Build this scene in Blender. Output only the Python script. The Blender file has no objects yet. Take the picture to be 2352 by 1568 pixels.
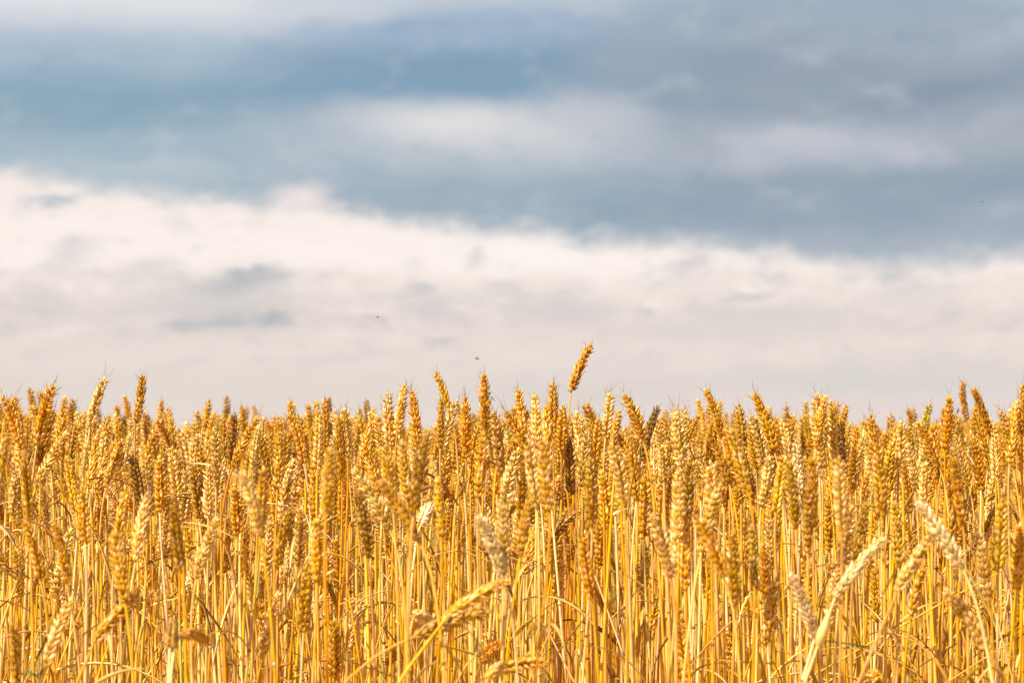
import bpy, math, random
import numpy as np
from mathutils import Vector, Matrix

random.seed(11)
rng = np.random.default_rng(11)
scene = bpy.context.scene
col = scene.collection
R = math.radians

# ------------------------------------------------------------------ camera
EYE = Vector((0.0, 0.0, 0.86))
PITCH = R(1.762)
cam_d = bpy.data.cameras.new("camera")
cam_d.lens = 100.0
cam_d.sensor_width = 36.0
cam_d.clip_start = 0.05
cam_d.clip_end = 5000.0
cam_d.dof.use_dof = True
cam_d.dof.focus_distance = 4.05
cam_d.dof.aperture_fstop = 10.0
cam = bpy.data.objects.new("camera", cam_d)
col.objects.link(cam)
cam.location = EYE
cam.rotation_euler = (R(90) + PITCH, 0, 0)
scene.camera = cam

PXU = 2352 * 100.0 / 36.0            # picture units (photo 2352 wide) per unit of tangent


def at(px, py, d):
    """point on the sight line of a place in the photo, d metres away"""
    cx = (px - 1176.0) / PXU
    cy = (784.0 - py) / PXU
    v = Vector((cx, math.cos(PITCH) - cy * math.sin(PITCH), math.sin(PITCH) + cy * math.cos(PITCH)))
    return EYE + v * (d / v.y)


def seen(p):
    q = p - EYE
    depth = q.y * math.cos(PITCH) + q.z * math.sin(PITCH)
    up = -q.y * math.sin(PITCH) + q.z * math.cos(PITCH)
    return 1176 + PXU * q.x / depth, 784 - PXU * up / depth


# ------------------------------------------------------------------ node helper
class F:
    """a float socket with arithmetic"""
    nt = None

    def __init__(self, s):
        self.s = s

    @staticmethod
    def op(kind, *a, clamp=False):
        n = F.nt.nodes.new("ShaderNodeMath")
        n.operation = kind
        n.use_clamp = clamp
        for i, v in enumerate(a):
            if isinstance(v, F):
                F.nt.links.new(v.s, n.inputs[i])
            else:
                n.inputs[i].default_value = v
        return F(n.outputs[0])

    def __add__(s, o): return F.op("ADD", s, o)
    def __radd__(s, o): return F.op("ADD", o, s)
    def __sub__(s, o): return F.op("SUBTRACT", s, o)
    def __rsub__(s, o): return F.op("SUBTRACT", o, s)
    def __mul__(s, o): return F.op("MULTIPLY", s, o)
    def __rmul__(s, o): return F.op("MULTIPLY", o, s)
    def __truediv__(s, o): return F.op("DIVIDE", s, o)
    def __pow__(s, o): return F.op("POWER", s, o)


def smooth(x, a, b):
    n = F.nt.nodes.new("ShaderNodeMapRange")
    n.interpolation_type = "SMOOTHSTEP"
    F.nt.links.new(x.s, n.inputs[0])
    n.inputs[1].default_value = a
    n.inputs[2].default_value = b
    return F(n.outputs[0])


def lin(c):
    return tuple(((v / 255.0) / 12.92 if v / 255.0 <= 0.04045 else ((v / 255.0 + 0.055) / 1.055) ** 2.4) for v in c)


def mixc(fac, a, b):
    n = F.nt.nodes.new("ShaderNodeMix")
    n.data_type = "RGBA"
    if isinstance(fac, F):
        F.nt.links.new(fac.s, n.inputs[0])
    else:
        n.inputs[0].default_value = fac
    for v, i in ((a, 6), (b, 7)):
        if isinstance(v, tuple):
            n.inputs[i].default_value = (*v[:3], 1)
        else:
            F.nt.links.new(v, n.inputs[i])
    return n.outputs[2]


def ramp(x, lo, hi, stops):
    n = F.nt.nodes.new("ShaderNodeValToRGB")
    n.color_ramp.interpolation = "EASE"
    t = (x - lo) / (hi - lo)
    F.nt.links.new(t.s, n.inputs[0])
    e = n.color_ramp.elements
    while len(e) < len(stops):
        e.new(0.5)
    for k, (p, c) in enumerate(stops):
        e[k].position = (p - lo) / (hi - lo)
    for k, (p, c) in enumerate(stops):
        e[k].color = (*c, 1)
    return n.outputs[0]


def combine(x, y, z):
    n = F.nt.nodes.new("ShaderNodeCombineXYZ")
    for i, v in enumerate((x, y, z)):
        if isinstance(v, F):
            F.nt.links.new(v.s, n.inputs[i])
        else:
            n.inputs[i].default_value = v
    return n.outputs[0]


def noise(vec, scale, detail=4, rough=0.5):
    n = F.nt.nodes.new("ShaderNodeTexNoise")
    F.nt.links.new(vec, n.inputs["Vector"])
    n.inputs["Scale"].default_value = scale
    n.inputs["Detail"].default_value = detail
    n.inputs["Roughness"].default_value = rough
    return F(n.outputs[0])


# ------------------------------------------------------------------ world: cloudy sky
EXPO = 0.84
SUN_EL, SUN_AZ = R(50), R(228)      # azimuth clockwise from +Y: behind the camera, to its left
world = bpy.data.worlds.new("World")
scene.world = world
world.use_nodes = True
F.nt = nt = world.node_tree
nt.nodes.clear()
tc = nt.nodes.new("ShaderNodeTexCoord")
sep = nt.nodes.new("ShaderNodeSeparateXYZ")
nt.links.new(tc.outputs["Generated"], sep.inputs[0])
X, Y, Z = (F(sep.outputs[i]) for i in range(3))
az = F.op("ARCTAN2", X, Y)
el = F.op("ARCTAN2", Z, F.op("SQRT", X * X + Y * Y))
u0 = az * (PXU / 100) + 11.76       # hundredths of the photo's width units, but fixed to compass and elevation
v0 = 9.85 - el * (PXU / 100)
wv = combine(u0 * 0.32, v0 * 0.62, 3.1)
w1 = noise(wv, 1.0, 5, 0.55) - 0.5
w2 = noise(combine(u0 * 0.30, v0 * 0.6, 17.3), 1.0, 5, 0.55) - 0.5
u = u0 + w1 * 2.2
v = v0 + w2 * 0.85

left = ramp(v, 0, 10, [(0, lin((224, 225, 228))), (0.5, lin((203, 210, 218))), (1.3, lin((170, 188, 204))), (2.2, lin((139, 168, 186))), (2.8, lin((144, 171, 187))), (3.4, lin((163, 183, 198))), (4.1, lin((178, 192, 202))), (5.5, lin((178, 192, 202)))])
mid = ramp(v, 0, 10, [(0, lin((190, 199, 210))), (0.7, lin((158, 178, 200))), (1.5, lin((128, 158, 181))), (2.2, lin((130, 159, 183))), (3.0, lin((172, 184, 198))), (3.9, lin((166, 181, 195))), (4.8, lin((158, 175, 189))), (5.4, lin((160, 177, 190)))])
right = ramp(v, 0, 10, [(0, lin((158, 174, 190))), (0.8, lin((160, 172, 186))), (1.7, lin((148, 160, 176))), (2.4, lin((152, 163, 178))), (3.3, lin((168, 176, 187))), (4.2, lin((150, 164, 179))), (5.0, lin((150, 164, 181))), (5.8, lin((170, 180, 192)))])
sky = mixc(smooth(u, 3.0, 9.5), left, mid)
sky = mixc(smooth(u, 11.5, 17.5), sky, right)


def blob(sky, cu, cv, ru, rv, c, k=1.0, rot=0.0, soft=1.0):
    du, dv = u - cu, v - cv
    a, b = math.cos(rot), math.sin(rot)
    p = (du * a + dv * b) * (1 / ru)
    q = (dv * a - du * b) * (1 / rv)
    r = F.op("SQRT", p * p + q * q)
    m = (1.0 - smooth(r, 1.0 - soft, 1.35)) * k
    return mixc(m, sky, lin(c))


for a in [
    (3.0, 0.1, 5.5, 0.7, (226, 226, 229), 0.8), (7.5, 0.15, 2.5, 0.4, (205, 211, 219), 0.7),
    (14.8, 1.2, 2.4, 0.9, (156, 170, 186), 0.7, -0.5),
    (10.9, 3.1, 3.9, 0.85, (211, 211, 214), 1.0, 0.04), (10.3, 2.85, 2.4, 0.55, (226, 223, 223), 1.0),
    (7.3, 3.4, 2.4, 0.5, (178, 188, 200), 0.7, -0.15), (13.5, 2.6, 1.8, 0.6, (198, 200, 207), 0.8, 0.1),
    (19.0, 3.4, 2.7, 0.7, (184, 189, 200), 0.9), (18.4, 3.3, 1.4, 0.45, (196, 197, 206), 0.9), (20.9, 3.55, 0.9, 0.36, (194, 195, 205), 0.9, 0.1),
    (17.0, 3.7, 2.6, 0.4, (180, 186, 199), 0.6),
    (21.4, 2.25, 2.6, 0.32, (136, 149, 168), 0.8, -0.1), (22.2, 1.2, 2.2, 0.6, (170, 177, 191), 0.8, -0.1),
    (17.0, 1.6, 2.6, 0.5, (148, 160, 178), 0.7, -0.25), (22.8, 2.9, 1.2, 0.3, (176, 181, 192), 0.7, -0.3),
    (16.5, 4.6, 3.8, 0.35, (150, 164, 182), 0.6), (12.0, 4.5, 3.2, 0.4, (154, 173, 188), 0.5),
    (7.1, 4.4, 0.75, 0.34, (236, 226, 222), 1.0), (3.4, 3.9, 3.5, 0.25, (186, 197, 206), 0.6), (23.0, 5.0, 1.6, 0.5, (170, 178, 192), 0.6),
]:
    sky = blob(sky, *a)

billow = noise(combine(u0 * 0.7 + w2 * 1.2, v0 * 1.3, 5.5), 1.0, 3, 0.5) - 0.5
sky = mixc(smooth(billow, 0.0, 0.30) * 0.34, sky, lin((204, 209, 213)))
sky = mixc(smooth(0.0 - billow, 0.02, 0.30) * 0.35, sky, lin((126, 152, 172)))
# edge of the sunlit lower cloud bank, as it runs along the horizon
fc = nt.nodes.new("ShaderNodeFloatCurve")
pts = [(0, 4.0), (1, 4.12), (2, 4.35), (3.2, 4.45), (5, 4.6), (5.9, 4.62), (6.6, 4.5), (7.3, 4.55), (7.9, 4.75), (8.8, 4.95), (10, 5.08), (12, 5.18), (13.4, 5.45), (15.5, 5.55), (17.5, 5.8), (19.5, 6.05), (21.5, 6.05), (23.6, 5.9)]
cv = fc.mapping.curves[0]
while len(cv.points) < len(pts):
    cv.points.new(0.5, 0.5)
for p, (a, b) in zip(cv.points, pts):
    p.location = (a / 23.6, b / 10)
fc.mapping.update()
nt.links.new(((u0 + w1 * 0.9) / 23.6).s, fc.inputs[1])
edge = F(fc.outputs[0]) * 10.0
fray = noise(combine(u0 * 1.3, v0 * 2.2, 2.2), 1.0, 6, 0.62) - 0.5
bank = smooth(v0 + w2 * 0.6 + fray * 0.85 - edge, -0.34, 0.44)
low = ramp(v, 4, 10, [(4.2, lin((248, 235, 228))), (5.4, lin((254, 241, 234))), (5.9, lin((255, 243, 236))), (6.6, lin((242, 228, 221))), (7.4, lin((231, 218, 212))), (8.1, lin((236, 222, 215))), (8.9, lin((231, 220, 212))), (9.8, lin((234, 221, 214)))])
streak = noise(combine(u0 * 0.45 + w1 * 1.2, v0 * 1.35, 8.0), 1.0, 7, 0.62)
puff = noise(combine(u0 * 0.9 + w2 * 1.5, v0 * 2.0, 31.0), 1.0, 6, 0.6)
low = mixc(smooth(streak, 0.5, 0.72) * smooth(v0, 5.2, 6.6) * (1.0 - smooth(v0, 7.8, 9.0)) * 0.65, low, lin((208, 203, 203)))
low = mixc(smooth(puff, 0.5, 0.70) * smooth(v0, 4.6, 5.6) * (1.0 - smooth(v0, 7.6, 9.2)) * 0.40, low, lin((196, 198, 202)))
low = mixc((1.0 - smooth(puff, 0.30, 0.5)) * (1.0 - smooth(v0, 6.4, 8.8)) * 0.75, low, lin((255, 243, 236)))
hold, sky = sky, low
u = u0 + w1 * 1.0 + fray * 1.0
v = v0 + w2 * 0.4 + (puff - 0.5) * 1.0
for a in [
    (12.0, 5.75, 2.4, 0.5, (255, 246, 240), 0.9), (8.0, 5.8, 3.0, 0.5, (255, 244, 237), 0.7),
    (5.6, 6.45, 1.25, 0.3, (174, 180, 188), 0.95, -0.12), (4.3, 7.4, 0.7, 0.22, (180, 184, 190), 0.85),
    (5.3, 7.38, 0.8, 0.25, (166, 176, 184), 0.95), (6.4, 7.38, 0.5, 0.22, (168, 178, 185), 0.95),
    (5.2, 6.95, 2.4, 0.75, (208, 203, 202), 0.75), (1.2, 4.7, 0.85, 0.22, (186, 192, 203), 0.95, -0.2),
    (1.6, 5.9, 0.9, 0.45, (222, 216, 213), 0.7, -0.5), (4.1, 5.2, 0.4, 0.3, (232, 224, 220), 0.7),
    (3.3, 6.2, 0.8, 0.3, (222, 214, 211), 0.7, -0.2), (1.2, 7.0, 1.6, 0.4, (222, 212, 208), 0.6),
    (9.7, 6.65, 0.5, 0.2, (206, 202, 202), 0.8), (10.95, 5.9, 0.3, 0.25, (224, 214, 211), 0.8),
    (8.6, 7.4, 0.35, 0.12, (208, 203, 202), 0.8, 0.4), (10.2, 7.9, 0.5, 0.14, (204, 200, 200), 0.85),
    (12.9, 7.15, 1.5, 0.4, (214, 208, 206), 0.8), (11.6, 6.55, 0.5, 0.2, (218, 210, 208), 0.7),
    (15.9, 6.05, 0.7, 0.26, (214, 208, 209), 0.9, -0.2), (17.2, 6.75, 0.8, 0.22, (206, 202, 203), 0.85, -0.2),
    (14.8, 7.1, 0.35, 0.14, (210, 204, 203), 0.8), (20.8, 6.8, 1.2, 0.3, (220, 212, 210), 0.7, -0.1),
    (17.5, 7.5, 3.6, 0.4, (224, 214, 210), 0.7), (19.5, 6.25, 3.0, 0.25, (248, 235, 228), 0.6),
    (20.0, 8.75, 4.6, 0.5, (216, 212, 209), 0.7), (13.5, 9.0, 3.0, 0.4, (222, 213, 208), 0.7),
    (2.2, 8.05, 3.0, 0.4, (234, 221, 214), 0.6), (20.5, 9.35, 4.0, 0.3, (231, 217, 213), 0.8),
]:
    sky = blob(sky, *a)
low = sky
sky = mixc(bank, hold, low)
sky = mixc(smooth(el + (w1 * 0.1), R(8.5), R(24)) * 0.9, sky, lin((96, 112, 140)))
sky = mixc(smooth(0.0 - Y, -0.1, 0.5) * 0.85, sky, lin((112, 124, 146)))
nish = nt.nodes.new("ShaderNodeTexSky")
nish.sky_type = "NISHITA"
nish.sun_disc = False
nish.sun_elevation = SUN_EL
nish.sun_rotation = SUN_AZ
nish.air_density = 1.0
nish.dust_density = 2.0
SKYK = 0.1
gain = nt.nodes.new("ShaderNodeVectorMath")
gain.operation = "SCALE"
gain.inputs[3].default_value = 1.0 / SKYK / 2 ** EXPO
nt.links.new(sky, gain.inputs[0])
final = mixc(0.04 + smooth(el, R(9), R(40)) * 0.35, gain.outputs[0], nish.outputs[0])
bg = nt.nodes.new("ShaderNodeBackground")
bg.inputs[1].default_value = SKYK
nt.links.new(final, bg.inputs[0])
wo = nt.nodes.new("ShaderNodeOutputWorld")
nt.links.new(bg.outputs[0], wo.inputs[0])

# ------------------------------------------------------------------ sun, exposure
sun_d = bpy.data.lights.new("sun", "SUN")
sun_d.energy = 5.0
sun_d.angle = R(0.6)
sun_d.color = (1.0, 0.94, 0.84)
sun = bpy.data.objects.new("sun", sun_d)
col.objects.link(sun)
sdir = Vector((math.sin(SUN_AZ) * math.cos(SUN_EL), math.cos(SUN_AZ) * math.cos(SUN_EL), math.sin(SUN_EL)))
sun.rotation_euler = sdir.to_track_quat("Z", "Y").to_euler()
sun.location = (-3, -3, 6)
scene.view_settings.view_transform = "Standard"
scene.view_settings.look = "None"
scene.view_settings.exposure = EXPO
scene.view_settings.gamma = 1.0


# ------------------------------------------------------------------ materials
def straw_material(name, source, rough, soot, grain):
    """dry plant matter; tone comes from the object's own colour or from the crop's colour attribute"""
    m = bpy.data.materials.new(name)
    m.use_nodes = True
    F.nt = t = m.node_tree
    b = t.nodes["Principled BSDF"]
    if source == "object":
        oi = t.nodes.new("ShaderNodeObjectInfo")
        tone, alpha = oi.outputs["Color"], F(oi.outputs["Alpha"])
    else:
        at_ = t.nodes.new("ShaderNodeAttribute")
        at_.attribute_name = "tone"
        tone, alpha = at_.outputs["Color"], F(at_.outputs["Alpha"])
    sh = t.nodes.new("ShaderNodeAttribute")
    sh.attribute_name = "shade"
    sp = t.nodes.new("ShaderNodeSeparateColor")
    t.links.new(sh.outputs["Color"], sp.inputs[0])
    vary, tip, hue = (F(sp.outputs[i]) for i in range(3))
    geo = t.nodes.new("ShaderNodeNewGeometry")
    n1 = noise(geo.outputs["Position"], grain, 3, 0.6)
    hv = t.nodes.new("ShaderNodeHueSaturation")
    t.links.new(tone, hv.inputs["Color"])
    t.links.new((0.5 + (hue - 0.5) * 0.03).s, hv.inputs["Hue"])
    t.links.new(((1.22 if soot else 1.16) - (vary - 0.5) * 0.55).s, hv.inputs["Saturation"])
    t.links.new(((vary * 0.72 + 0.36 + n1 * 0.5) if soot else (vary * 0.5 + 0.28 + n1 * 0.86)).s, hv.inputs["Value"])
    c = hv.outputs[0]
    if soot:
        n2 = noise(geo.outputs["Position"], 260, 2, 0.6)
        d = smooth(tip * (0.55 + alpha * 0.75) + (n2 - 0.5) * 0.45, 0.62, 0.96) * alpha
        c = mixc(d, c, (0.035, 0.022, 0.015))
    t.links.new(c, b.inputs["Base Color"])
    b.inputs["Roughness"].default_value = rough
    b.inputs["Specular IOR Level"].default_value = 0.35
    return m


M_EAR = straw_material("ear_husk", "object", 0.5, True, 420)
M_STEM = straw_material("straw", "object", 0.42, False, 55)
M_EARC = straw_material("crop_husk", "tone", 0.5, True, 420)
M_STEMC = straw_material("crop_straw", "tone", 0.42, False, 55)


def plain(name, c, rough=0.5):
    m = bpy.data.materials.new(name)
    m.use_nodes = True
    F.nt = t = m.node_tree
    b = t.nodes["Principled BSDF"]
    tcn = t.nodes.new("ShaderNodeTexCoord")
    n = noise(tcn.outputs["Object"], 900, 3)
    t.links.new(mixc(n, tuple(x * 0.7 for x in c), tuple(min(1, x * 1.3) for x in c)), b.inputs["Base Color"])
    b.inputs["Roughness"].default_value = rough
    return m


M_BUG = plain("insect_shell", (0.018, 0.015, 0.012), 0.35)
M_TAN = plain("insect_tan", (0.16, 0.09, 0.03), 0.4)
M_GREEN = plain("insect_green", (0.015, 0.05, 0.02), 0.35)
M_WING = plain("insect_wing", (0.30, 0.27, 0.22), 0.3)

soil = bpy.data.materials.new("dry_soil")
soil.use_nodes = True
F.nt = t = soil.node_tree
g = t.nodes.new("ShaderNodeNewGeometry")
c1 = mixc(noise(g.outputs["Position"], 9, 6, 0.6), (0.20, 0.12, 0.055), (0.42, 0.27, 0.12))
c2 = mixc(smooth(noise(g.outputs["Position"], 60, 4, 0.6), 0.45, 0.62), c1, (0.52, 0.34, 0.14))
t.links.new(c2, t.nodes["Principled BSDF"].inputs["Base Color"])
t.nodes["Principled BSDF"].inputs["Roughness"].default_value = 0.95


# ------------------------------------------------------------------ mesh helpers
def mesh_from(name, V, Q, mats, shade=None, tone=None, midx=None):
    me = bpy.data.meshes.new(name)
    V = np.asarray(V, np.float32).reshape(-1, 3)
    Q = np.asarray(Q, np.int32).reshape(-1, 4)
    me.vertices.add(len(V))
    me.vertices.foreach_set("co", V.ravel())
    me.loops.add(len(Q) * 4)
    me.loops.foreach_set("vertex_index", Q.ravel())
    me.polygons.add(len(Q))
    me.polygons.foreach_set("loop_start", np.arange(0, len(Q) * 4, 4, dtype=np.int32))
    me.polygons.foreach_set("loop_total", np.full(len(Q), 4, np.int32))
    me.polygons.foreach_set("use_smooth", np.ones(len(Q), bool))
    for m in mats:
        me.materials.append(m)
    if midx is not None:
        me.polygons.foreach_set("material_index", np.asarray(midx, np.int32))
    for nm, arr in (("shade", shade), ("tone", tone)):
        if arr is not None:
            a = me.attributes.new(nm, "FLOAT_COLOR", "POINT")
            a.data.foreach_set("color", np.asarray(arr, np.float32).ravel())
    me.update(calc_edges=True)
    return me


def ring_quads(rings, segs):
    q = []
    for i in range(rings - 1):
        for j in range(segs):
            a = i * segs + j
            b = i * segs + (j + 1) % segs
            q.append((a, b, b + segs, a + segs))
    return np.array(q, np.int32)


def unit(v):
    return v / (np.linalg.norm(v) + 1e-9)


def tube(P, rad, segs):
    """tube along a polyline; returns verts and quads"""
    P = np.asarray(P, float)
    n = len(P)
    rad = np.broadcast_to(np.asarray(rad, float), (n,))
    T = np.gradient(P, axis=0)
    T /= np.linalg.norm(T, axis=1)[:, None] + 1e-9
    ref = np.array([0.0, 1.0, 0.0]) if abs(T[0][1]) < 0.9 else np.array([1.0, 0, 0])
    V = []
    for i in range(n):
        a = unit(np.cross(T[i], ref))
        b = np.cross(T[i], a)
        ph = np.arange(segs) * 2 * math.pi / segs
        V.append(P[i] + rad[i] * (np.cos(ph)[:, None] * a + np.sin(ph)[:, None] * b))
    return np.concatenate(V), ring_quads(n, segs)


EARL = 0.09
PROFILE_T = np.array([0, 0.08, 0.22, 0.42, 0.6, 0.78, 0.92, 1.0])
PROFILE_R = np.array([0.22, 0.60, 0.93, 1.0, 0.74, 0.38, 0.14, 0.025])


def ear_arrays(spin, bend, seed, ts, segs, kinds, awn_sides=3, awn_den=1.0, open_=1.0):
    """a wheat ear of unit length: husks in two ranks on a rachis; returns husk arrays and awn arrays"""
    r = np.random.default_rng(seed)
    ts = np.array(ts)
    rr = np.interp(ts, PROFILE_T, PROFILE_R)
    ph = np.arange(segs) * 2 * math.pi / segs + 0.3
    cq = ring_quads(len(ts), segs)
    HV, HQ, HS, AW = [], [], [], []
    n = 0
    N = 20
    # rachis
    P = np.zeros((6, 3))
    P[:, 2] = np.linspace(-0.002, 0.079, 6)
    v, q = tube(P, 0.0012, 4)
    HV.append(v); HQ.append(q + n); n += len(v)
    HS.append(np.tile([0.45, 0, 0.5, 1], (len(v), 1)))
    for i in range(N + 1):
        t = i / N
        s = 1 if i % 2 else -1
        z = 0.0005 + t * 0.0785
        k = 0.72 + 0.28 * min(1, t / 0.2) - 0.36 * max(0, (t - 0.5) / 0.5)
        k *= r.uniform(0.86, 1.1)
        if kinds == 5:
            fl = [(27, 0, 0, 1.0, 0.0022), (16, 25, 0.0021, 1.0, 0.0016), (16, -25, -0.0021, 1.0, 0.0016), (38, 17, 0.0018, 0.72, 0.0025), (38, -17, -0.0018, 0.72, 0.0025)]
        elif kinds == 3:
            fl = [(29, 0, 0, 1.0, 0.0023), (17, 26, 0.0022, 1.0, 0.0017), (17, -26, -0.0022, 1.0, 0.0017)]
        else:
            fl = [(30, 24, 0.0014, 1.15, 0.002), (30, -24, -0.0014, 1.15, 0.002)]
        if i == N:
            fl = [(6, 0, 0, 1.0, 0), (10, 22, 0.001, 0.9, 0), (10, -22, -0.001, 0.9, 0)]
        for (out, ty, yo, sc, xo) in fl:
            o_ = R(out * open_ + r.normal(0, 6)) * s
            y_ = R(ty * (0.8 + 0.2 * open_) + r.normal(0, 7))
            a = unit(np.array([math.sin(o_), math.sin(y_), math.cos(o_) * math.cos(y_)]))
            n0 = unit(np.array([s * 1.0, 2.2 * yo / 0.002 * 0.5, 0.0]))
            w = unit(np.cross(a, n0))
            nn = np.cross(w, a)
            L = 0.0130 * k * sc * r.uniform(0.93, 1.07)
            W = L * r.uniform(0.175, 0.215)
            H = W * 0.86
            o = np.array([s * xo, yo, z])
            vv = o + ts[:, None, None] * L * a + rr[:, None, None] * (np.cos(ph)[None, :, None] * w * W + np.sin(ph)[None, :, None] * nn * H)
            vv = vv - (ts ** 2)[:, None, None] * nn * L * 0.04
            vv = vv.reshape(-1, 3)
            HV.append(vv); HQ.append(cq + n); n += len(vv)
            b, h = np.clip(r.normal(0.5, 0.22), 0, 1), r.uniform(0, 1)
            HS.append(np.stack([np.full(len(vv), b), np.repeat(ts, segs), np.full(len(vv), h), np.ones(len(vv))], 1))
            # beaks and awns
            tipz = t ** 3
            if r.uniform() < awn_den * (0.45 + 0.1 * tipz):
                al = r.uniform(0.002, 0.0055) + tipz * r.uniform(0.0, 0.008)
                e = o + a * L - nn * L * 0.04
                d = unit(a + nn * r.uniform(-0.1, 0.25) + r.normal(0, 0.10, 3))
                AW.append((e - a * 0.001, e + d * al * 0.5, e + d * al + r.normal(0, 0.06, 3) * al))
    AV, AQ, m = [], [], 0
    for p in AW:
        v, q = tube(np.array(p), [0.00036, 0.00026, 0.00010], awn_sides)
        AV.append(v); AQ.append(q + m); m += len(v)
    HV, HQ, HS = np.concatenate(HV), np.concatenate(HQ), np.concatenate(HS)
    AV = np.concatenate(AV) if AV else np.zeros((0, 3))
    AQ = np.concatenate(AQ) if AQ else np.zeros((0, 4), np.int32)

    def shape(V):
        c, s_ = math.cos(spin), math.sin(spin)
        x, y, z = V[:, 0] * c - V[:, 1] * s_, V[:, 0] * s_ + V[:, 1] * c, V[:, 2]
        if bend > 0.01:
            kp = bend / EARL
            th = kp * z
            x, z = (1 - np.cos(th)) / kp + x * np.cos(th), np.sin(th) / kp - x * np.sin(th)
            a = -bend / 2
            x, z = x * math.cos(a) + z * math.sin(a), -x * math.sin(a) + z * math.cos(a)
        return np.stack([x, y, z], 1)
    HV, AV = shape(HV), shape(AV)
    AS = np.tile([0.5, 0.4, 0.5, 1.0], (len(AV), 1))
    return HV, HQ, HS, AV, AQ, AS


# ears of the individual stalks: fine husks, shared mesh data
EAR_KINDS = []
for bend in (0.0, 0.28, 0.6):
    for spin in (0, 30, 60, 90):
        for s in (0, 1, 2):
            hv, hq, hs, av, aq, as_ = ear_arrays(R(spin), bend, len(EAR_KINDS) * 7 + 3, [0, 0.08, 0.22, 0.42, 0.62, 0.8, 0.93, 1.0], 7, 5, open_=(1.15, 0.85, 0.6)[s])
            me = mesh_from("ear", hv, hq, [M_EAR], shade=hs)
            aw = mesh_from("awns", av, aq, [M_STEM], shade=as_)
            EAR_KINDS.append((bend, spin, s, me, aw))

# ------------------------------------------------------------------ tones (base colours of dry wheat)
TONE = {
    "p": (0.79, 0.545, 0.24), "w": (0.78, 0.60, 0.34), "g": (0.70, 0.415, 0.14), "a": (0.64, 0.36, 0.10),
    "b": (0.54, 0.31, 0.09), "d": (0.40, 0.225, 0.07), "t": (0.64, 0.40, 0.13), "n": (0.56, 0.43, 0.05),
}
WORD = {"p": "pale straw", "w": "whitish", "g": "golden", "a": "amber", "b": "brown", "d": "dark sooty", "t": "tan", "n": "yellow green"}
SOOT = {"p": 0.55, "w": 0.25, "g": 0.45, "a": 0.6, "b": 0.7, "d": 0.9, "t": 0.6, "n": 0.2}
STEMTONE = [(0.76, 0.45, 0.13), (0.80, 0.53, 0.21), (0.70, 0.38, 0.085), (0.82, 0.60, 0.31), (0.62, 0.37, 0.14), (0.74, 0.41, 0.10), (0.78, 0.48, 0.17), (0.66, 0.36, 0.10), (0.78, 0.55, 0.26), (0.72, 0.42, 0.13), (0.52, 0.47, 0.17)]


def jitter(c, k=0.08):
    f = 1 + random.gauss(0, k)
    return tuple(max(0.01, min(0.95, x * f * (1 + random.gauss(0, k * 0.3)))) for x in c)


def stem_curve(B, axis, straight, n=15, root=None):
    """from the ground up to the base of the ear"""
    k = 0.34 if straight else random.uniform(0.05, 0.15)
    if root is None:
        root = Vector((B.x - axis.x * k + random.gauss(0, 0.034), B.y - axis.y * k * 0.7 + random.gauss(0, 0.03), 0.0))
    a = 0.20 if straight else 0.065
    P1 = B - axis * a
    if axis.z < 0.25 and not straight:
        P1 = B - axis * 0.05 + Vector((0, 0, -0.01))
    P2 = root.lerp(B, 0.55) if straight else root + (B - root) * 0.5
    P2.z = max(0.2, B.z * (0.45 if straight else 0.6))
    out = []
    for i in range(n):
        t_ = i / (n - 1)
        t_ = 1 - (1 - t_) ** 1.25
        q = root * (1 - t_) ** 3 + P2 * (3 * t_ * (1 - t_) ** 2) + P1 * (3 * t_ ** 2 * (1 - t_)) + B * t_ ** 3
        out.append(q)
    return root, out


def new_obj(name, me, parent=None):
    o = bpy.data.objects.new(name, me)
    col.objects.link(o)
    if parent is not None:
        o.parent = parent
    return o


def leaf_arrays(P0, dirh, length, width, droop, twist, n=11):
    """a dry folded leaf blade, two strips meeting in a keel"""
    V, p = [], np.array(P0, float)
    d = unit(np.array(dirh, float))
    side0 = unit(np.cross(d, [0.1, 0.2, 1.0]))
    for i in range(n):
        t_ = i / (n - 1)
        w = width * (math.sin(math.pi * min(0.98, 0.16 + 0.84 * t_)) ** 0.7)
        if i:
            d = unit(d + np.array([0, 0, -droop * length / n * 10]))
            p = p + d * length / (n - 1)
        up = unit(np.cross(side0, d))
        ang = twist * t_
        s_ = side0 * math.cos(ang) + up * math.sin(ang)
        u_ = -side0 * math.sin(ang) + up * math.cos(ang)
        V += [p - s_ * w / 2 + u_ * w * 0.22, p, p + s_ * w / 2 + u_ * w * 0.22, p + u_ * -0.0004]
    Q = []
    for i in range(n - 1):
        a = i * 4
        for j, k in ((0, 1), (1, 2), (2, 3), (3, 0)):
            Q.append((a + j, a + k, a + k + 4, a + j + 4))
    return np.array(V), np.array(Q, np.int32)


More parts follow.
